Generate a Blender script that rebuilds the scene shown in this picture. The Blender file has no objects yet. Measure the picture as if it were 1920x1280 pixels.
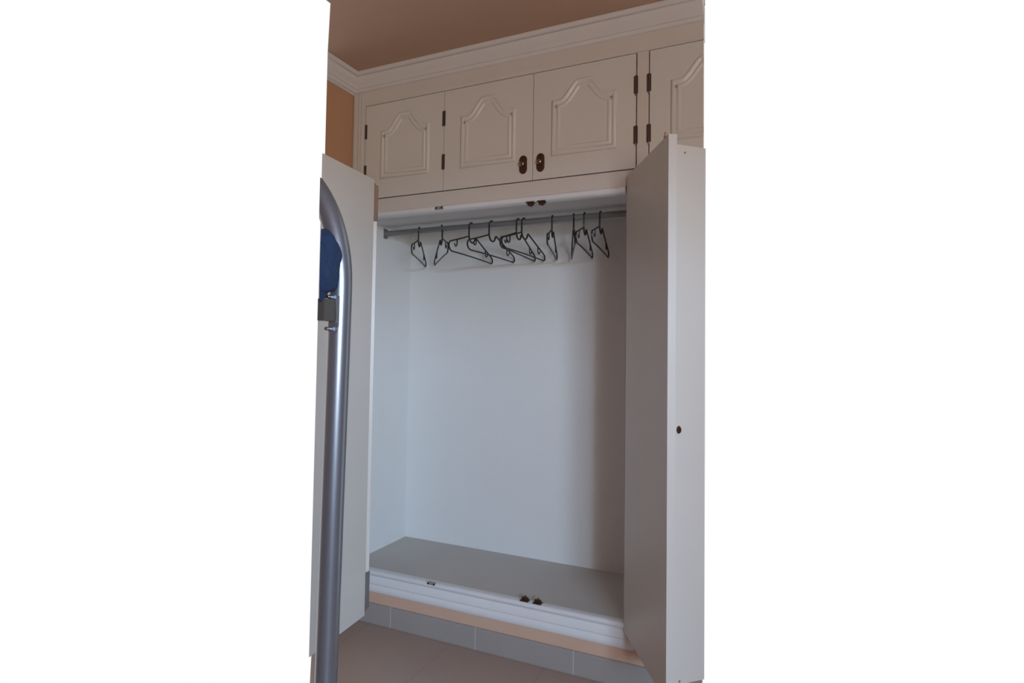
import bpy, bmesh, math, random
from mathutils import Vector, Matrix, noise

random.seed(4)
C = bpy.context.scene.collection
PI = math.pi

# ---------------------------------------------------------------- camera
CAM = Vector((2.0588, -2.42, 1.3767))
YAW, PITCH, ROLL = -0.4262, 0.0357, 0.0142
FPX, PX, PY = 1092.47, 968.6, 617.3
fw = Vector((math.sin(YAW)*math.cos(PITCH), math.cos(YAW)*math.cos(PITCH), math.sin(PITCH)))
r0 = Vector((math.cos(YAW), -math.sin(YAW), 0))
u0 = r0.cross(fw)
rr = r0*math.cos(ROLL) + u0*math.sin(ROLL)
uu = -r0*math.sin(ROLL) + u0*math.cos(ROLL)
cd = bpy.data.cameras.new('camera')
cam = bpy.data.objects.new('camera', cd)
C.objects.link(cam)
M = Matrix((rr, uu, -fw)).transposed().to_4x4()
M.translation = CAM
cam.matrix_world = M
cd.sensor_fit = 'HORIZONTAL'
cd.sensor_width = 36.0
cd.lens = FPX/1920*36.0
cd.shift_x = -(PX-960)/1920
cd.shift_y = (PY-640)/1920
cd.clip_start = 0.05
bpy.context.scene.camera = cam

# ---------------------------------------------------------------- world + light + exposure
EXPO = 0.0
w = bpy.data.worlds.new('world')
bpy.context.scene.world = w
w.use_nodes = True
# white beyond the wardrobe side, warm dimming added opposite, less light on the doors
wn = w.node_tree
w_tc = wn.nodes.new('ShaderNodeTexCoord'); w_sp = wn.nodes.new('ShaderNodeSeparateXYZ')
w_mr = wn.nodes.new('ShaderNodeMapRange'); w_mx = wn.nodes.new('ShaderNodeMix'); w_mx.data_type = 'RGBA'
wn.links.new(w_tc.outputs['Generated'], w_sp.inputs[0])
wn.links.new(w_sp.outputs[1], w_mr.inputs['Value'])
w_mr.inputs['From Min'].default_value = -0.15; w_mr.inputs['From Max'].default_value = 0.10
wn.links.new(w_mr.outputs[0], w_mx.inputs[0])
w_mx.inputs[6].default_value = (0.22, 0.19, 0.165, 1); w_mx.inputs[7].default_value = (1, 1, 1, 1)
wn.links.new(w_mx.outputs[2], wn.nodes['Background'].inputs['Color'])
wn.nodes['Background'].inputs['Strength'].default_value = 1.0
vs = bpy.context.scene.view_settings
vs.view_transform = 'Standard'
vs.look = 'None'
vs.gamma = 1.0
vs.exposure = EXPO
vs.use_curve_mapping = False

def area(name, loc, target, sx, sy, power, col):
    l = bpy.data.lights.new(name, 'AREA')
    l.shape = 'RECTANGLE'; l.size = sx; l.size_y = sy
    l.energy = power; l.color = col
    o = bpy.data.objects.new(name, l); C.objects.link(o)
    o.location = loc
    o.rotation_euler = (Vector(target)-Vector(loc)).to_track_quat('-Z', 'Y').to_euler()
    return o
# daylight and added warm fill reaching the room through the right wall window
area('window_daylight', (3.72, -3.55, 1.62), (1.6, -0.6, 1.2), 1.30, 1.25, 45, (0.86, 0.93, 1.0))
area('sky_light', (6.2, -7.4, 2.68), (0.9, 0.3, 1.3), 5.0, 0.85, 1450, (0.50, 0.76, 1.08))
area('warm_fill_doors', (6.2, -7.4, 1.22), (0.9, 0.3, 2.2), 5.0, 1.9, 370, (1.0, 0.90, 0.78))  # added fill lamp, brightens the upper doors from outside
area('warm_fill_upward', (5.6, -5.0, 0.05), (5.6, -5.0, 3.0), 3.6, 4.0, 700, (1.0, 0.78, 0.58))  # added lamp shining up, warms the ceiling and upper parts

# ---------------------------------------------------------------- materials
def mat(name, col, rough=0.6, metal=0.0, var=0.0, scale=6.0, bump=0.0, bscale=80.0, spec=0.5, coat=0.0):
    m = bpy.data.materials.new(name); m.use_nodes = True
    nt = m.node_tree; b = nt.nodes['Principled BSDF']
    b.inputs['Roughness'].default_value = rough
    b.inputs['Metallic'].default_value = metal
    b.inputs['Specular IOR Level'].default_value = spec
    b.inputs['Coat Weight'].default_value = coat
    tc = nt.nodes.new('ShaderNodeTexCoord')
    n = nt.nodes.new('ShaderNodeTexNoise'); n.inputs['Scale'].default_value = scale
    n.inputs['Detail'].default_value = 5
    nt.links.new(tc.outputs['Object'], n.inputs['Vector'])
    mx = nt.nodes.new('ShaderNodeMix'); mx.data_type = 'RGBA'
    mx.inputs[6].default_value = (*[c*(1-var) for c in col], 1)
    mx.inputs[7].default_value = (*[min(1, c*(1+var)) for c in col], 1)
    nt.links.new(n.outputs['Fac'], mx.inputs[0])
    nt.links.new(mx.outputs[2], b.inputs['Base Color'])
    if bump:
        n2 = nt.nodes.new('ShaderNodeTexNoise'); n2.inputs['Scale'].default_value = bscale
        n2.inputs['Detail'].default_value = 3
        nt.links.new(tc.outputs['Object'], n2.inputs['Vector'])
        bp = nt.nodes.new('ShaderNodeBump'); bp.inputs['Strength'].default_value = bump
        bp.inputs['Distance'].default_value = 0.004
        nt.links.new(n2.outputs['Fac'], bp.inputs['Height'])
        nt.links.new(bp.outputs['Normal'], b.inputs['Normal'])
    return m

M_PAINT = mat('cream_paint', (0.58, 0.53, 0.48), 0.45, var=0.03, bump=0.05, bscale=30)
M_DOOR = mat('door_paint', (0.60, 0.565, 0.52), 0.38, var=0.02, bump=0.03, bscale=25)
M_PLASTER = mat('white_plaster', (0.70, 0.695, 0.68), 0.8, var=0.04, scale=3, bump=0.25, bscale=35)
M_GYPSUM = mat('cornice_gypsum', (0.60, 0.57, 0.55), 0.7, var=0.03)
M_ORANGE = mat('peach_wall_paint', (0.46, 0.25, 0.14), 0.8, var=0.04, bump=0.1)
M_CEIL = mat('ceiling_paint', (0.47, 0.31, 0.23), 0.85, var=0.03)
M_PLINTH = mat('peach_plinth_plaster', (0.56, 0.37, 0.27), 0.8, var=0.06, bump=0.1)
M_LIP = mat('white_lacquered_trim', (0.68, 0.67, 0.67), 0.3, var=0.04, scale=9)
M_BASE = mat('beige_base_board', (0.50, 0.46, 0.42), 0.5, var=0.06, scale=4, bump=0.05)
M_BRONZE = mat('dark_bronze', (0.10, 0.055, 0.04), 0.4, metal=0.8, var=0.3, scale=60)
M_KNOB = mat('polished_bronze', (0.30, 0.22, 0.18), 0.15, metal=1.0, var=0.1, scale=40)
M_BRASS = mat('brass', (0.50, 0.34, 0.24), 0.35, metal=0.6, var=0.15, scale=40)
M_CHROME = mat('nickel', (0.55, 0.54, 0.52), 0.25, metal=1.0, var=0.1, scale=50)
M_NICKEL = mat('dull_nickel', (0.34, 0.32, 0.30), 0.5, metal=0.5, var=0.2, scale=80)
M_HINGE = mat('aged_hinge_metal', (0.13, 0.10, 0.085), 0.35, metal=0.8, var=0.3, scale=90)
M_ROD = mat('grey_steel_rod', (0.24, 0.24, 0.24), 0.4, metal=0.6, var=0.05)
M_BLACK = mat('black_plastic', (0.012, 0.012, 0.013), 0.35, var=0.1)
M_DARK = mat('dark_hole', (0.02, 0.015, 0.012), 0.8)
M_TUBE = mat('silver_painted_steel', (0.235, 0.26, 0.305), 0.34, metal=0.8, var=0.03, scale=15)
M_RAIL = mat('grey_painted_rail', (0.065, 0.060, 0.055), 0.5, metal=0.2, var=0.04)
M_BLUE = mat('navy_blanket', (0.006, 0.018, 0.052), 0.9, var=0.35, scale=14, bump=0.5, bscale=120)
M_FRAME = mat('window_frame_white', (0.7, 0.7, 0.7), 0.4)

def tile_mat(name, col, grout, size, off, rough, axes='XY', msize=0.006):
    m = mat(name, col, rough, var=0.07, scale=3.0)
    nt = m.node_tree; b = nt.nodes['Principled BSDF']
    tc = nt.nodes.new('ShaderNodeTexCoord')
    mp = nt.nodes.new('ShaderNodeMapping')
    mp.inputs['Location'].default_value = (off[0], off[1], 0)
    nt.links.new(tc.outputs['Object'], mp.inputs['Vector'])
    br = nt.nodes.new('ShaderNodeTexBrick')
    br.offset = 0.0; br.squash = 1.0
    br.inputs['Scale'].default_value = 1.0
    br.inputs['Brick Width'].default_value = size[0]
    br.inputs['Row Height'].default_value = size[1]
    br.inputs['Mortar Size'].default_value = msize/2
    br.inputs['Mortar Smooth'].default_value = 0.0
    br.inputs['Color1'].default_value = (0, 0, 0, 1); br.inputs['Color2'].default_value = (0, 0, 0, 1)
    br.inputs['Mortar'].default_value = (1, 1, 1, 1)
    if axes == 'XZ':
        sp = nt.nodes.new('ShaderNodeSeparateXYZ'); cb = nt.nodes.new('ShaderNodeCombineXYZ')
        nt.links.new(mp.outputs[0], sp.inputs[0])
        nt.links.new(sp.outputs[0], cb.inputs[0]); cb.inputs[1].default_value = size[1]/2
        nt.links.new(cb.outputs[0], br.inputs['Vector'])
    else:
        nt.links.new(mp.outputs[0], br.inputs['Vector'])
    old = b.inputs['Base Color'].links[0].from_socket
    mx = nt.nodes.new('ShaderNodeMix'); mx.data_type = 'RGBA'
    nt.links.new(br.outputs['Color'], mx.inputs[0])
    nt.links.new(old, mx.inputs[6]); mx.inputs[7].default_value = (*grout, 1)
    nt.links.new(mx.outputs[2], b.inputs['Base Color'])
    return m
M_FLOOR = tile_mat('floor_tiles', (0.40, 0.30, 0.25), (0.33, 0.245, 0.205), (0.47, 0.47), (-0.18, 0.49), 0.4, msize=0.004)
M_SKIRT = tile_mat('skirting_tiles', (0.315, 0.285, 0.265), (0.45, 0.43, 0.42), (0.474, 1.0), (-0.303, 0), 0.4, axes='XZ', msize=0.005)

# ---------------------------------------------------------------- mesh helpers
def finish(bm, name, m, parent=None, smooth=False, loc=(0, 0, 0)):
    bmesh.ops.recalc_face_normals(bm, faces=bm.faces)
    me = bpy.data.meshes.new(name)
    bm.to_mesh(me); bm.free()
    me.materials.append(m)
    if smooth:
        for p in me.polygons: p.use_smooth = True
        me.set_sharp_from_angle(angle=math.radians(40))
    o = bpy.data.objects.new(name, me); C.objects.link(o)
    o.location = loc
    if parent is not None:
        o.parent = parent
    return o

def box(bm, x0, x1, y0, y1, z0, z1, bev=0.0):
    r = bmesh.ops.create_cube(bm, size=1)
    for v in r['verts']:
        v.co = Vector(((x0+x1)/2 + v.co.x*(x1-x0), (y0+y1)/2 + v.co.y*(y1-y0), (z0+z1)/2 + v.co.z*(z1-z0)))
    if bev:
        es = list({e for v in r['verts'] for e in v.link_edges})
        bmesh.ops.bevel(bm, geom=es, offset=bev, segments=2, affect='EDGES', profile=0.6)

def prism(bm, pts, z0, z1, bev=0.0):
    """extrude a polygon of (x, y) from z0 to z1"""
    a = [bm.verts.new((x, y, z0)) for x, y in pts]
    b = [bm.verts.new((x, y, z1)) for x, y in pts]
    n = len(pts)
    fs = [bm.faces.new(a), bm.faces.new(b)]
    for i in range(n):
        fs.append(bm.faces.new((a[i], a[(i+1) % n], b[(i+1) % n], b[i])))
    if bev:
        es = list({e for f in fs for e in f.edges})
        bmesh.ops.bevel(bm, geom=es, offset=bev, segments=2, affect='EDGES', profile=0.6)

def extrude_profile(bm, prof, x0, x1):
    """prof: closed (y, z) outline swept along x"""
    a = [bm.verts.new((x0, y, z)) for y, z in prof]
    b = [bm.verts.new((x1, y, z)) for y, z in prof]
    n = len(prof)
    bm.faces.new(a); bm.faces.new(b)
    for i in range(n):
        bm.faces.new((a[i], a[(i+1) % n], b[(i+1) % n], b[i]))

def tube(bm, pts, r, seg=12, cap=True, r_end=None):
    pts = [Vector(p) for p in pts]
    n = len(pts); rings = []
    t = (pts[1]-pts[0]).normalized()
    ref = Vector((0, 0, 1)) if abs(t.z) < 0.9 else Vector((0, 1, 0))
    nrm = (ref - t*ref.dot(t)).normalized()
    for i, p in enumerate(pts):
        if i == 0: t = (pts[1]-pts[0]).normalized()
        elif i == n-1: t = (pts[-1]-pts[-2]).normalized()
        else: t = ((pts[i+1]-p).normalized() + (p-pts[i-1]).normalized()).normalized()
        nrm = (nrm - t*nrm.dot(t)).normalized()
        bn = t.cross(nrm)
        rad = r if r_end is None else r + (r_end-r)*i/(n-1)
        rings.append([bm.verts.new(p + (nrm*math.cos(2*PI*k/seg) + bn*math.sin(2*PI*k/seg))*rad) for k in range(seg)])
    for i in range(n-1):
        for k in range(seg):
            bm.faces.new((rings[i][k], rings[i][(k+1) % seg], rings[i+1][(k+1) % seg], rings[i+1][k]))
    if cap:
        bm.faces.new(rings[0]); bm.faces.new(rings[-1])

def spline(pts, sub=6):
    """Catmull-Rom through the points"""
    P = [Vector(p) for p in pts]
    P = [P[0]*2-P[1]] + P + [P[-1]*2-P[-2]]
    out = []
    for i in range(1, len(P)-2):
        a, b, c, d = P[i-1:i+3]
        for k in range(sub):
            t = k/sub
            out.append(0.5*((2*b) + (c-a)*t + (2*a-5*b+4*c-d)*t*t + (3*b-a-3*c+d)*t**3))
    out.append(P[-2])
    return out

def ring_moulding(bm, path, prof, T):
    """closed path of (x, z), profile of (inward offset, height out of the face); T maps (x, h, z) to world"""
    n = len(path); rows = []
    # path runs clockwise seen from the front => inward normals
    cx = sum(p[0] for p in path)/n; cz = sum(p[1] for p in path)/n
    for i in range(n):
        p = Vector(path[i]); a = Vector(path[i-1]); c = Vector(path[(i+1) % n])
        d1 = (p-a).normalized(); d2 = (c-p).normalized()
        n1 = Vector((d1.y, -d1.x)); n2 = Vector((d2.y, -d2.x))
        m = (n1+n2).normalized()
        k = 1/max(0.5, m.dot(n1))
        rows.append([bm.verts.new(T(p.x+m.x*k*o, h, p.y+m.y*k*o)) for o, h in prof])
    for i in range(n):
        for j in range(len(prof)-1):
            bm.faces.new((rows[i][j], rows[(i+1) % n][j], rows[(i+1) % n][j+1], rows[i][j+1]))

def cathedral(x0, x1, z0, zs, zp, n=48):
    """arched panel outline: clockwise seen from the front (x right, z up)"""
    pts = [(x0, z0), (x0, zs)]
    W = x1-x0
    for i in range(1, n):
        t = i/n
        s = min(1, max(0, (t-0.12)/0.76))
        q = min(1.0, (1-abs(2*s-1))/0.76)
        b = q*q*(3-2*q)
        pts.append((x0+W*t, zs+(zp-zs)*b))
    pts += [(x1, zs), (x1, z0)]
    return pts
MPROF = [(0.0, -0.001), (0.002, 0.004), (0.006, 0.0075), (0.011, 0.0085), (0.016, 0.0070), (0.020, 0.0030),
         (0.024, 0.0022), (0.028, 0.0055), (0.033, 0.0065), (0.039, 0.0045), (0.044, -0.001)]

def empty(name, loc=(0, 0, 0)):
    o = bpy.data.objects.new(name, None); C.objects.link(o); o.location = loc
    o.empty_display_size = 0.1
    return o
def tag(o, label, cat, group=None):
    o['label'] = label; o['category'] = cat
    if group: o['group'] = group
def struct(name, bm, m, smooth=False):
    o = finish(bm, name, m, None, smooth); o['kind'] = 'structure'
    return o

# ---------------------------------------------------------------- room numbers (metres)
XE = 1.777            # right end of the wardrobe front that the photo shows
ZC = 2.802            # ceiling
Z_UT, Z_UB = 2.643, 2.150      # upper doors
YB = 0.510            # back of the niche
XI = 0.020            # left inner face of the niche
XO = 1.462            # right edge of the lower opening
Z_LIP = 0.262         # base board height

# ---------------------------------------------------------------- room shell
bm = bmesh.new()
prism(bm, [(0.0, 0.0), (0.0, -0.215), (0.47, -0.73), (0.47, -1.62), (0.0, -1.62), (0.0, -4.6), (3.6, -4.6), (3.6, 0.0)], -0.05, 0.0)
struct('floor', bm, M_FLOOR)
bm = bmesh.new()
prism(bm, [(0.0, 0.03), (0.0, -0.215), (0.36, -0.59), (0.36, -1.62), (0.0, -1.62), (0.0, -4.6), (3.6, -4.6), (3.6, -0.25), (XE, -0.25), (XE, 0.03)], ZC, ZC+0.05)
struct('ceiling', bm, M_CEIL)
bm = bmesh.new()
prism(bm, [(0.0, -0.215), (0.0, 0.62), (-0.03, 0.62), (-0.03, -0.180)], -0.05, ZC+0.05)
struct('wall_left', bm, M_ORANGE)
bm = bmesh.new()
box(bm, -0.10, 0.0, -4.7, -1.62, -0.05, ZC+0.05)
struct('wall_left_rear', bm, M_ORANGE)
bm = bmesh.new()
box(bm, -0.1, 3.7, -4.7, -4.6, -0.05, ZC+0.05)
struct('wall_rear', bm, M_ORANGE)
# right wall with the window opening
WY0, WY1, WZ0, WZ1 = -4.25, -2.85, 0.95, 2.30
bm = bmesh.new()
box(bm, 3.6, 3.7, -4.6, WY0, -0.05, ZC+0.05)
box(bm, 3.6, 3.7, WY1, 0.1, -0.05, ZC+0.05)
box(bm, 3.6, 3.7, WY0, WY1, -0.05, WZ0)
box(bm, 3.6, 3.7, WY0, WY1, WZ1, ZC+0.05)
struct('wall_right', bm, M_ORANGE)
bm = bmesh.new()
for y in (WY0, (WY0+WY1)/2-0.02, WY1-0.04): box(bm, 3.62, 3.67, y, y+0.04, WZ0, WZ1)
for z in (WZ0, WZ1-0.04): box(bm, 3.62, 3.67, WY0, WY1, z, z+0.04)
struct('window_1', bm, M_FRAME)
bm = bmesh.new()
box(bm, 2.87, 3.7, 0.0, 0.1, -0.05, ZC+0.05)
struct('wall_front_right', bm, M_ORANGE)

# plastered plinth under the wardrobe, tile skirting
bm = bmesh.new()
prism(bm, [(0.0, 0.0), (XE, 0.0), (XE, 0.008), (1.56, 0.03), (1.56, YB+0.06), (0.0, YB+0.06)], -0.05, 0.155)
struct('wall_plinth', bm, M_PLINTH)
bm = bmesh.new()
box(bm, 0.0, XE, -0.008, 0.0, 0.0, 0.100, 0.0015)
struct('baseboard_front', bm, M_SKIRT)

# cornice
def cornice_profile():
    # (distance out from wall, drop below the ceiling)
    return [(0.0, 0.0), (0.074, 0.0), (0.074, 0.012), (0.071, 0.017), (0.066, 0.019), (0.056, 0.019), (0.054, 0.024),
            (0.053, 0.030), (0.049, 0.038), (0.042, 0.046), (0.035, 0.053), (0.030, 0.062), (0.028, 0.068),
            (0.024, 0.068), (0.023, 0.073), (0.021, 0.080), (0.016, 0.085), (0.009, 0.086), (0.008, 0.094), (0.0, 0.094)]
bm = bmesh.new()
pr = cornice_profile()
a = [bm.verts.new((d, -d, ZC-h)) for d, h in pr]
b = [bm.verts.new((XE, -d, ZC-h)) for d, h in pr]
for i in range(len(pr)):
    j = (i+1) % len(pr); bm.faces.new((a[i], a[j], b[j], b[i]))
bm.faces.new(b); bm.faces.new(a)
struct('trim_1', bm, M_GYPSUM, True)
bm = bmesh.new()
a = [bm.verts.new((d, -d, ZC-h)) for d, h in pr]
b = [bm.verts.new((d, -0.215-1.04*d, ZC-h)) for d, h in pr]
for i in range(len(pr)):
    j = (i+1) % len(pr); bm.faces.new((a[i], a[j], b[j], b[i]))
bm.faces.new(b); bm.faces.new(a)
struct('trim_2', bm, M_GYPSUM, True)

# ---------------------------------------------------------------- built-in wardrobe
W = empty('built_in_wardrobe', (0.75, 0.0, 0.0))
tag(W, 'white built-in wardrobe with open folding doors and an empty niche with hanging rail', 'wardrobe')
def wpart(name, bm, m, smooth=False, parent=None):
    o = finish(bm, name, m, None, smooth)
    p = parent or W
    o.parent = p
    o.matrix_parent_inverse = Matrix.Translation(-Vector(W.location)) if p is W else Matrix.Identity(4)
    return o

# face frame: left stile, right stile/mullion, mid rail, top rail
D = 0.028
bm = bmesh.new()
box(bm, 0.0, 0.0715, -0.012, D, 0.155, ZC-0.01, 0.002)
box(bm, 0.004, 0.026, -0.018, -0.010, 0.155, ZC-0.086, 0.004)
box(bm, 0.034, 0.046, -0.0165, -0.010, 0.155, ZC-0.088, 0.003)
box(bm, 0.052, 0.062, -0.0155, -0.010, 0.155, ZC-0.09, 0.003)
wpart('left_stile', bm, M_PAINT, True)
bm = bmesh.new()
box(bm, 1.5055, 1.5545, 0.0, D, Z_UB-0.03, ZC-0.01, 0.001)
box(bm, 1.5055, 1.59, 0.019, 0.045, Z_UB-0.03, ZC-0.01)
wpart('mullion', bm, M_PAINT)
bm = bmesh.new()
box(bm, XO, XE, 0.001, D, 0.155, 2.0775, 0.0015)
wpart('right_stile', bm, M_PAINT)
bm = bmesh.new()
extrude_profile(bm, [(D, Z_UT+0.003), (-0.002, Z_UT+0.003), (-0.004, Z_UT+0.005), (-0.013, Z_UT+0.016), (-0.013, ZC-0.01), (D, ZC-0.01)], 0.0715, XE)
wpart('top_rail', bm, M_PAINT)
bm = bmesh.new()
box(bm, 0.0715, XE, 0.0, D, 2.078, Z_UB-0.003, 0.001)
wpart('middle_rail', bm, M_PAINT)
# rounded light edge strip under the middle rail
bm = bmesh.new()
extrude_profile(bm, [(0.03, 2.078), (-0.004, 2.078), (-0.010, 2.074), (-0.013, 2.068), (-0.013, 2.062), (-0.010, 2.055), (-0.004, 2.050), (0.03, 2.048)], 0.074, XO-0.001)
wpart('shelf_edge', bm, M_LIP, True)
# niche panels
bm = bmesh.new()
box(bm, XI-0.02, 1.56, YB, YB+0.03, 0.20, ZC-0.01)
wpart('back_panel', bm, M_PLASTER)
bm = bmesh.new()
box(bm, 0.0005, XI, D, YB, 0.155, ZC-0.01)
wpart('side_panel', bm, M_PLASTER)
bm = bmesh.new()
box(bm, XO+0.03, XO+0.06, D, YB, 0.155, ZC-0.01)
wpart('side_panel', bm, M_PLASTER)
bm = bmesh.new()
box(bm, XI, XO+0.03, D, YB, 2.062, 2.09)
wpart('shelf', bm, M_PLASTER)
bm = bmesh.new()
box(bm, XI, XO+0.03, 0.012, YB, 0.156, Z_LIP-0.001)
wpart('base_board', bm, M_BASE)
bm = bmesh.new()
box(bm, 0.0, 1.56, D, YB+0.03, ZC-0.02, ZC-0.002)
wpart('top_panel', bm, M_PLASTER)
# moulded white threshold with bright rounded nosing
bm = bmesh.new()
pf = [(0.02, 0.155), (-0.006, 0.155), (-0.010, 0.160), (-0.010, 0.182), (-0.006, 0.187), (-0.006, 0.193), (-0.011, 0.198),
      (-0.011, 0.222), (-0.007, 0.228), (-0.007, 0.236), (-0.014, 0.242), (-0.018, 0.249), (-0.018, 0.256), (-0.013, 0.262), (-0.004, 0.264), (0.02, 0.263)]
extrude_profile(bm, pf, 0.0735, 1.505)
wpart('threshold', bm, M_LIP, True)

# hardware -------------------------------------------------------
def hinge(parent, x, y, z0, z1, m=M_HINGE):
    bm = bmesh.new()
    box(bm, x-0.0095, x-0.0032, y-0.0025, y+0.001, z0, z1, 0.0008)
    box(bm, x+0.0032, x+0.0085, y-0.0025, y+0.001, z0, z1, 0.0008)
    tube(bm, [(x, y-0.004, z0-0.001), (x, y-0.004, z1+0.001)], 0.0036, 10)
    tube(bm, [(x, y-0.004, z0-0.010), (x, y-0.004, z0-0.001)], 0.0022, 8, r_end=0.0036)
    o = finish(bm, 'hinge', m, parent, True)
    return o
def small_hinge(parent, x, y, z0, z1):
    bm = bmesh.new()
    box(bm, x-0.0085, x-0.0030, y-0.002, y+0.001, z0, z1, 0.0006)
    box(bm, x+0.0030, x+0.0085, y-0.002, y+0.001, z0, z1, 0.0006)
    tube(bm, [(x, y-0.002, z0), (x, y-0.002, z1)], 0.0022, 8)
    return finish(bm, 'hinge', M_HINGE, parent, True)
def knob(parent, x, y, z):
    """oval escutcheon with a small ring pull"""
    bm = bmesh.new()
    pts = []
    for k in range(32):
        a = 2*PI*k/32
        pts.append((x+0.0195*math.cos(a), z+0.022*math.sin(a)+(0.021 if math.sin(a) > 0 else -0.021)))
    a_ = [bm.verts.new((p[0], y, p[1])) for p in pts]
    b_ = [bm.verts.new((x+(p[0]-x)*0.93, y-0.0045, z+(p[1]-z)*0.96)) for p in pts]
    c_ = [bm.verts.new((x+(p[0]-x)*0.70, y-0.0060, z+(p[1]-z)*0.84)) for p in pts]
    for i in range(32):
        j = (i+1) % 32
        bm.faces.new((a_[i], a_[j], b_[j], b_[i])); bm.faces.new((b_[i], b_[j], c_[j], c_[i]))
    bm.faces.new(c_); bm.faces.new(a_)
    pl = finish(bm, 'handle', M_BRONZE, parent, True)
    bm = bmesh.new()
    # lathe knob along -y
    prof = [(0.0, 0.005), (0.006, 0.004), (0.0055, 0.010), (0.010, 0.014), (0.0125, 0.019), (0.011, 0.024), (0.006, 0.027), (0.0, 0.028)]
    rings = []
    for r_, d in prof:
        rings.append([bm.verts.new((x+r_*math.cos(2*PI*k/20), y-d, z+r_*math.sin(2*PI*k/20))) for k in range(20)] if r_ > 0 else [bm.verts.new((x, y-d, z))])
    for i in range(len(rings)-1):
        A, B = rings[i], rings[i+1]
        for k in range(20):
            if len(A) == 1: bm.faces.new((A[0], B[k], B[(k+1) % 20]))
            elif len(B) == 1: bm.faces.new((A[k], A[(k+1) % 20], B[0]))
            else: bm.faces.new((A[k], A[(k+1) % 20], B[(k+1) % 20], B[k]))
    kb = finish(bm, 'knob', M_KNOB, parent, True)
    return pl, kb

# upper doors -----------------------------------------------------
def upper_door(x0, x1, arch=True, cutoff=None):
    bm = bmesh.new()
    box(bm, x0+0.0012, x1-0.0012, -0.0035, 0.018, Z_UB+0.001, Z_UT, 0.0015)
    d = wpart('upper_door', bm, M_DOOR)
    d_inv = Matrix.Translation(-Vector(W.location))
    return d
def moulding_on(door, px0, px1, xcut=None):
    bm = bmesh.new()
    path = cathedral(px0, px1, 2.246, 2.503, 2.583)
    T = lambda x, h, z: Vector((x, -0.0035-h, z))
    ring_moulding(bm, path, MPROF, T)
    if xcut:
        g = bm.verts[:]+bm.edges[:]+bm.faces[:]
        bmesh.ops.bisect_plane(bm, geom=g, plane_co=(xcut, 0, 0), plane_no=(1, 0, 0), clear_outer=True)
    o = finish(bm, 'panel_moulding', M_DOOR, door, True)
    return o
ud = []
for (x0, x1, p0, p1, cut) in ((0.0745, 0.555, 0.176, 0.475, None), (0.555, 1.030, 0.650, 0.945, None),
                              (1.030, 1.502, 1.120, 1.420, None), (1.558, XE, 1.646, 1.945, XE)):
    d = upper_door(x0, x1); ud.append(d)
    moulding_on(d, p0, p1, cut)
for z0, z1 in ((2.470, 2.545), (2.255, 2.330)):
    small_hinge(ud[0], 0.0775, -0.004, z0, z1)
    small_hinge(ud[1], 0.5545, -0.004, z0, z1)
    h = hinge(ud[2], 1.5015, -0.003, z0, z1)
    hinge(ud[3], 1.5570, -0.002, z0, z1)
knob(ud[1], 0.983, -0.0035, 2.227)
knob(ud[2], 1.0685, -0.0035, 2.227)

# catches on shelf edge and threshold
bm = bmesh.new()
box(bm, 0.520, 0.566, -0.0165, -0.010, 2.056, 2.072, 0.001)
cp = wpart('catch_plate', bm, M_NICKEL); cp['label'] = 'nickel catch plate with two dark screws'
for x in (0.527, 0.557):
    bm = bmesh.new()
    tube(bm, [(x, -0.0175, 2.064), (x, -0.0160, 2.064)], 0.005, 10)
    finish(bm, 'screw', M_DARK, cp)
bm = bmesh.new()
box(bm, 0.519, 0.562, -0.0215, -0.006, 0.2555, 0.2665, 0.001)
cp = wpart('catch_plate', bm, M_NICKEL)
for x in (0.526, 0.557):
    bm = bmesh.new()
    tube(bm, [(x, -0.0225, 0.261), (x, -0.0205, 0.261)], 0.005, 10)
    finish(bm, 'screw', M_DARK, cp)
def roller_catch(x, z, s):
    bm = bmesh.new()
    box(bm, x-0.019, x+0.019, -0.012, 0.016, min(z, z+0.005*s), max(z, z+0.005*s), 0.0008)
    for dx in (-0.010, 0.0, 0.010):
        box(bm, x+dx-0.0035, x+dx+0.0035, -0.008, 0.012, min(z, z+s*(0.020 if dx == 0 else 0.014)), max(z, z+s*(0.020 if dx == 0 else 0.014)), 0.001)
    tube(bm, [(x-0.012, 0.000, z+0.012*s), (x+0.012, 0.000, z+0.012*s)], 0.006, 10)
    wpart('roller_catch', bm, M_BRONZE, True)
for x in (1.021, 1.076):
    roller_catch(x, 2.052, -1)
for x in (1.019, 1.080):
    roller_catch(x, 0.2635, 1)

# hanging rod with sockets
bm = bmesh.new()
tube(bm, [(XI+0.004, 0.255, 2.0245), (XO+0.028, 0.255, 2.0245)], 0.0150, 24)
rod = wpart('hanging_rod', bm, M_ROD, True)
bm = bmesh.new()
box(bm, XI, XI+0.004, 0.238, 0.272, 1.996, 2.052, 0.003)
tube(bm, [(XI+0.003, 0.255, 2.0245), (XI+0.018, 0.255, 2.0245)], 0.018, 20)
finish(bm, 'rod_socket', M_ROD, rod, True)

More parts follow.
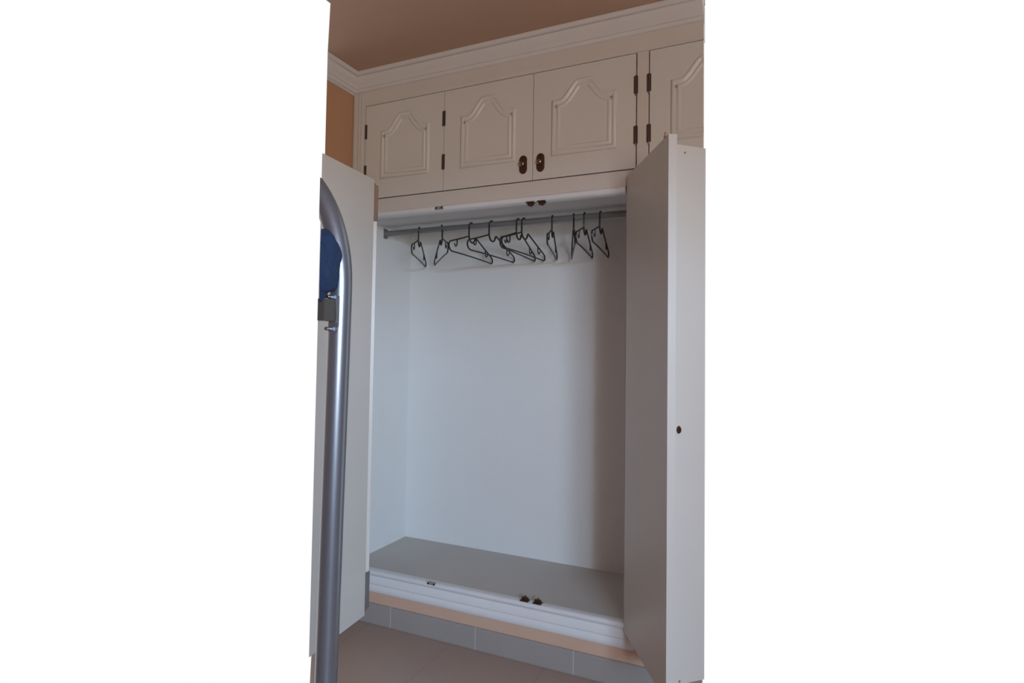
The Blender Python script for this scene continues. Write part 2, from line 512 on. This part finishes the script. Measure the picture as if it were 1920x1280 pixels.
# lower doors ------------------------------------------------------
ZB, ZT, TH = 0.235, 2.115, 0.030
def slab(name, A, B, side, th=TH, z0=ZB, z1=ZT, m=M_DOOR):
    """door leaf whose plain face runs from A to B; thickness to the given side (+1 = left of A->B)"""
    A = Vector((*A, 0)); B = Vector((*B, 0)); d = (B-A).normalized()
    n = Vector((-d.y, d.x, 0))*side
    bm = bmesh.new()
    prism(bm, [(A.x, A.y), (B.x, B.y), (B.x+n.x*th, B.y+n.y*th), (A.x+n.x*th, A.y+n.y*th)], z0, z1, 0.0015)
    return wpart(name, bm, m), A, d, n
def leaf_moulding(door, A, d, n, th, s0, s1, z0, zs, zp, face=1):
    """moulding on the face n*th away from the plain face"""
    bm = bmesh.new()
    base = A + n*th
    T = lambda x, h, z: Vector((base.x+d.x*x+n.x*h, base.y+d.y*x+n.y*h, z))
    ring_moulding(bm, cathedral(s0, s1, z0, zs, zp), MPROF, T)
    return finish(bm, 'panel_moulding', M_DOOR, door, True)

# right leaf of the open bay, swung out about 120 degrees
R3, A3, d3, n3 = slab('lower_door', (1.470, -0.020), (1.7145, -0.4415), 1)
for (z0, zs, zp) in ((0.36, 1.02, 1.10), (1.24, 1.92, 2.00)):
    leaf_moulding(R3, A3, d3, n3, TH, 0.09, 0.40, z0, zs, zp)
bm = bmesh.new()
e3 = A3+d3*0.462
tube(bm, [(e3.x, e3.y, 2.113), (e3.x, e3.y, 2.128)], 0.006, 10)
tube(bm, [(e3.x-0.012*d3.x, e3.y-0.012*d3.y, 2.113), (e3.x-0.012*d3.x, e3.y-0.012*d3.y, 2.122)], 0.004, 8)
finish(bm, 'door_bolt', M_BRASS, R3, True)

# left pair, half folded: leaf one from the jamb, leaf two turned back towards the room
L1, A1, d1, n1 = slab('lower_door', (0.090, -0.016), (0.4085, -0.3170), -1)
leaf_moulding(L1, A1, d1, n1, TH, 0.09, 0.36, 0.36, 1.02, 1.10); leaf_moulding(L1, A1, d1, n1, TH, 0.09, 0.36, 1.24, 1.92, 2.00)
bm = bmesh.new()
prism(bm, [(0.4365, -0.3760), (0.4738, -0.7370), (0.4400, -0.7010), (0.4070, -0.3790)], ZB, ZT, 0.0012)
L2 = wpart('lower_door', bm, M_DOOR)
for (z0, z1) in ((1.945, 2.105), (0.245, 0.40)):
    bm = bmesh.new()
    q = Vector((0.4170, -0.3400, 0)); dd = Vector((0.02, -0.036, 0)).normalized()
    tube(bm, [(q.x, q.y, z0), (q.x, q.y, z1)], 0.0042, 10)
    prism(bm, [(q.x-0.007, q.y+0.0215), (q.x-0.004, q.y+0.0225), (q.x+0.003, q.y), (q.x, q.y-0.002)], z0, z1)
    prism(bm, [(q.x, q.y), (q.x+0.003, q.y), (q.x+0.012, q.y-0.022), (q.x+0.009, q.y-0.023)], z0, z1)
    hg = finish(bm, 'hinge', M_BRASS if z0 > 1 else M_ROD, L1, True); hg['label'] = 'long hinge joining the folded leaves'

# leaf of the next bay, half open, only its free edge is in the picture
R4, A4, d4, n4 = slab('lower_door', (1.7110-0.0207, -0.3430+0.0217), (1.8125-0.0207, -0.2460+0.0217), -1, TH, 0.235, 2.115)
bm = bmesh.new()
def on4(s, h, z): 
    p = A4+d4*s+n4*(TH+h); return Vector((p.x, p.y, z))
def disc(bm, s, z, r_, h0, h1, rz=None):
    rz = rz or r_
    a = [bm.verts.new(on4(s+r_*math.cos(2*PI*k/20), h0, z+rz*math.sin(2*PI*k/20))) for k in range(20)]
    b = [bm.verts.new(on4(s+r_*0.8*math.cos(2*PI*k/20), h1, z+rz*0.8*math.sin(2*PI*k/20))) for k in range(20)]
    for k in range(20): bm.faces.new((a[k], a[(k+1) % 20], b[(k+1) % 20], b[k]))
    bm.faces.new(a); bm.faces.new(b)
disc(bm, 0.0310, 1.107, 0.010, -0.001, 0.004, 0.0145)
disc(bm, 0.0310, 1.107, 0.005, 0.003, 0.008)
finish(bm, 'handle', M_BRONZE, R4, True)
for s_, z_ in ((0.0520, 2.088), (0.0380, 0.246)):
    bm = bmesh.new()
    disc(bm, s_, z_, 0.0045, -0.001, 0.002)
    finish(bm, 'screw', M_BRASS, R4, True)

# ---------------------------------------------------------------- clothes hangers
def P2(l): return [Vector((0, u, z)) for u, z in l]
def fillet(pts, sub=5):
    return spline(pts, sub)
def make_hanger():
    root = empty('clothes_hanger')
    r = 0.0038
    hook = [(0.0265, -0.024), (0.0262, -0.014), (0.0215, -0.003), (0.0115, 0.0030), (0.001, 0.0015), (-0.0090, -0.007), (-0.0135, -0.020), (-0.0142, -0.040),
            (-0.0142, -0.068), (-0.0085, -0.086), (0.003, -0.098), (0.017, -0.1020), (0.030, -0.098), (0.0385, -0.088), (0.044, -0.075), (0.0495, -0.0705)]
    bm = bmesh.new(); tube(bm, spline(P2(hook), 5), r*1.12, 8)
    finish(bm, 'hook', M_BLACK, root, True)
    fr = [(0.0495, -0.0705), (0.056, -0.0725), (0.065, -0.0785), (0.10, -0.0955), (0.15, -0.1205), (0.196, -0.143), (0.214, -0.1520), (0.2240, -0.1620), (0.2260, -0.1740), (0.2180, -0.1840), (0.207, -0.1860),
          (0.19, -0.1838), (0.10, -0.1800), (0.0, -0.1765), (-0.10, -0.1745), (-0.155, -0.1745), (-0.172, -0.1725), (-0.1850, -0.1650), (-0.1930, -0.150), (-0.1905, -0.136), (-0.1830, -0.1265), (-0.170, -0.1215),
          (-0.126, -0.1085), (-0.07, -0.0905), (-0.0145, -0.0715)]
    bm = bmesh.new(); tube(bm, spline(P2(fr), 3), r, 8)
    finish(bm, 'frame', M_BLACK, root, True)
    for jl in ([(-0.122, -0.108), (-0.1225, -0.130), (-0.126, -0.140), (-0.134, -0.143), (-0.141, -0.138), (-0.143, -0.130)],
               [(0.150, -0.121), (0.1505, -0.141), (0.154, -0.151), (0.162, -0.1545), (0.170, -0.150), (0.173, -0.141)]):
        bm = bmesh.new(); tube(bm, spline(P2(jl), 4), r*0.85, 8)
        finish(bm, 'strap_hook', M_BLACK, root, True)
    return root
HX = [0.247, 0.393, 0.57, 0.689, 0.842, 0.873, 1.03, 1.141, 1.196, 1.275]
HA = [-23.1, -41.8, 4.4, 8.9, 1.1, 7.8, -14.1, -21.2, -6.8, -5.2]
HL = ['black plastic hanger at the left end of the rail, turned slightly',
      'second black hanger from the left, twisted so its near arm points right',
      'wide-looking black hanger, leftmost of the overlapping middle ones, third from the left',
      'black hanger overlapping behind the third one, its hook standing alone mid-rail, fourth from the left',
      'left one of the two black hangers whose hooks touch near the middle of the rail',
      'right one of the two black hangers whose hooks touch near the middle of the rail',
      'narrow-looking black hanger hanging alone right of the middle group, seventh from the left',
      'black hanger seen exactly edge-on as a thin sliver, third from the right',
      'black hanger right beside the edge-on one, second from the right',
      'rightmost black hanger on the rail, nearest the open right-hand door']
proto = make_hanger()
for i, (x, a) in enumerate(zip(HX, HA)):
    if i == 0: o = proto
    else:
        o = proto.copy(); C.objects.link(o)
        for ch in proto.children:
            c = ch.copy(); C.objects.link(c); c.parent = o
    o.location = (x, 0.255, 2.0425)
    o.rotation_euler = (0, 0, -math.radians(a))
    tag(o, HL[i], 'clothes hanger', 'black hangers on the wardrobe rail')

# ---------------------------------------------------------------- bunk bed end
B = empty('bunk_bed', (1.0755, -1.3300, 0.0))
tag(B, 'silver-grey tubular steel bunk bed post with curved top, in front of the left door', 'bunk bed')
def bpart(name, bm, m, smooth=True, parent=None):
    o = finish(bm, name, m, None, smooth)
    o.parent = parent or B
    if parent is None: o.matrix_parent_inverse = Matrix.Translation(-Vector(B.location))
    return o
path = [(1.0755, -1.330, 0.0), (1.0885, -1.3375, 0.35), (1.1015, -1.3455, 0.70), (1.1135, -1.3525, 1.05), (1.1245, -1.3590, 1.35), (1.1295, -1.3625, 1.48)]
RA, RB = 0.285, 0.335
for k in range(0, 13):
    a = math.radians(47)*k/12
    path.append((1.1305-RA*(1-math.cos(a)), -1.3635, 1.520+RB*math.sin(a)))
bm = bmesh.new(); tube(bm, path, 0.0255, 40)
g = bm.verts[:]+bm.edges[:]+bm.faces[:]
rs = bmesh.ops.bisect_plane(bm, geom=g, plane_co=(1.0785, -1.3839, 1.7), plane_no=(-0.726, -0.688, 0), clear_outer=False)
low = [v for v in bm.verts if v.co.z > 1.60 and (v.co-Vector((1.0785, -1.3839, 0))).dot(Vector((-0.726, -0.688, 0))) > 1e-5]
bmesh.ops.delete(bm, geom=low, context='VERTS')
bmesh.ops.holes_fill(bm, edges=[e for e in bm.edges if e.is_boundary], sides=0)
bpart('bed_post', bm, M_TUBE)
bm = bmesh.new(); tube(bm, [(1.0755, -1.330, 0.0), (1.0760, -1.3303, 0.02)], 0.029, 24)
bpart('foot_cap', bm, M_BLACK)
# side rail running off towards the camera side
bm = bmesh.new()
box(bm, 1.121, 1.141, -1.4265, -1.388, 1.436, 1.4855, 0.0015)
bpart('side_rail', bm, M_RAIL, False)
bm = bmesh.new()
box(bm, 1.118, 1.146, -1.3885, -1.3835, 1.424, 1.494, 0.0015)
tube(bm, [(1.1425, -1.3885, 1.432), (1.1435, -1.3875, 1.45), (1.1425, -1.388, 1.468), (1.1415, -1.3885, 1.489)], 0.0035, 8)
bpart('bracket_plate', bm, M_TUBE)
for z in (1.4190, 1.4910):
    bm = bmesh.new()
    tube(bm, [(1.1300, -1.384, z), (1.1305, -1.390, z)], 0.0125, 20, r_end=0.009)
    tube(bm, [(1.1305, -1.3895, z), (1.1312, -1.3965, z)], 0.0075, 6)
    bo = bpart('bolt', bm, M_TUBE)
    bm = bmesh.new()
    tube(bm, [(1.1312, -1.3960, z), (1.1328, -1.4120, z)], 0.0040, 10)
    finish(bm, 'bolt_tip', M_CHROME, bo, True)

# blue bedding bulging past the rail
bm = bmesh.new()
bmesh.ops.create_icosphere(bm, subdivisions=5, radius=1.0)
cen = Vector((1.1229, -1.4289, 1.5610))
rv = Vector((0.75, 0.66, 0)); dv = Vector((-0.66, 0.75, 0))
for v in bm.verts:
    c = v.co.copy()
    k = 1 + 0.07*noise.noise(c*2.1) + 0.035*noise.noise(c*5+Vector((3, 0, 0)))
    ridge = 0.16*math.sin(6*c.z+7*c.x+3*noise.noise(c*1.5))
    c = c*(k+ridge*0.5)
    v.co = cen + rv*(c.x*0.049) + dv*(c.y*0.034) + Vector((0, 0, c.z*0.078))
g = bm.verts[:]+bm.edges[:]+bm.faces[:]
pc = cen + rv*(0.004)
r = bmesh.ops.bisect_plane(bm, geom=g, plane_co=pc, plane_no=-rv, clear_outer=True)
es = [e for e in r['geom_cut'] if isinstance(e, bmesh.types.BMEdge)]
bmesh.ops.contextual_create(bm, geom=es)
o = finish(bm, 'blanket', M_BLUE, None, True)
tag(o, 'navy blue blanket bulging beside the curved top of the bunk bed post', 'blanket')
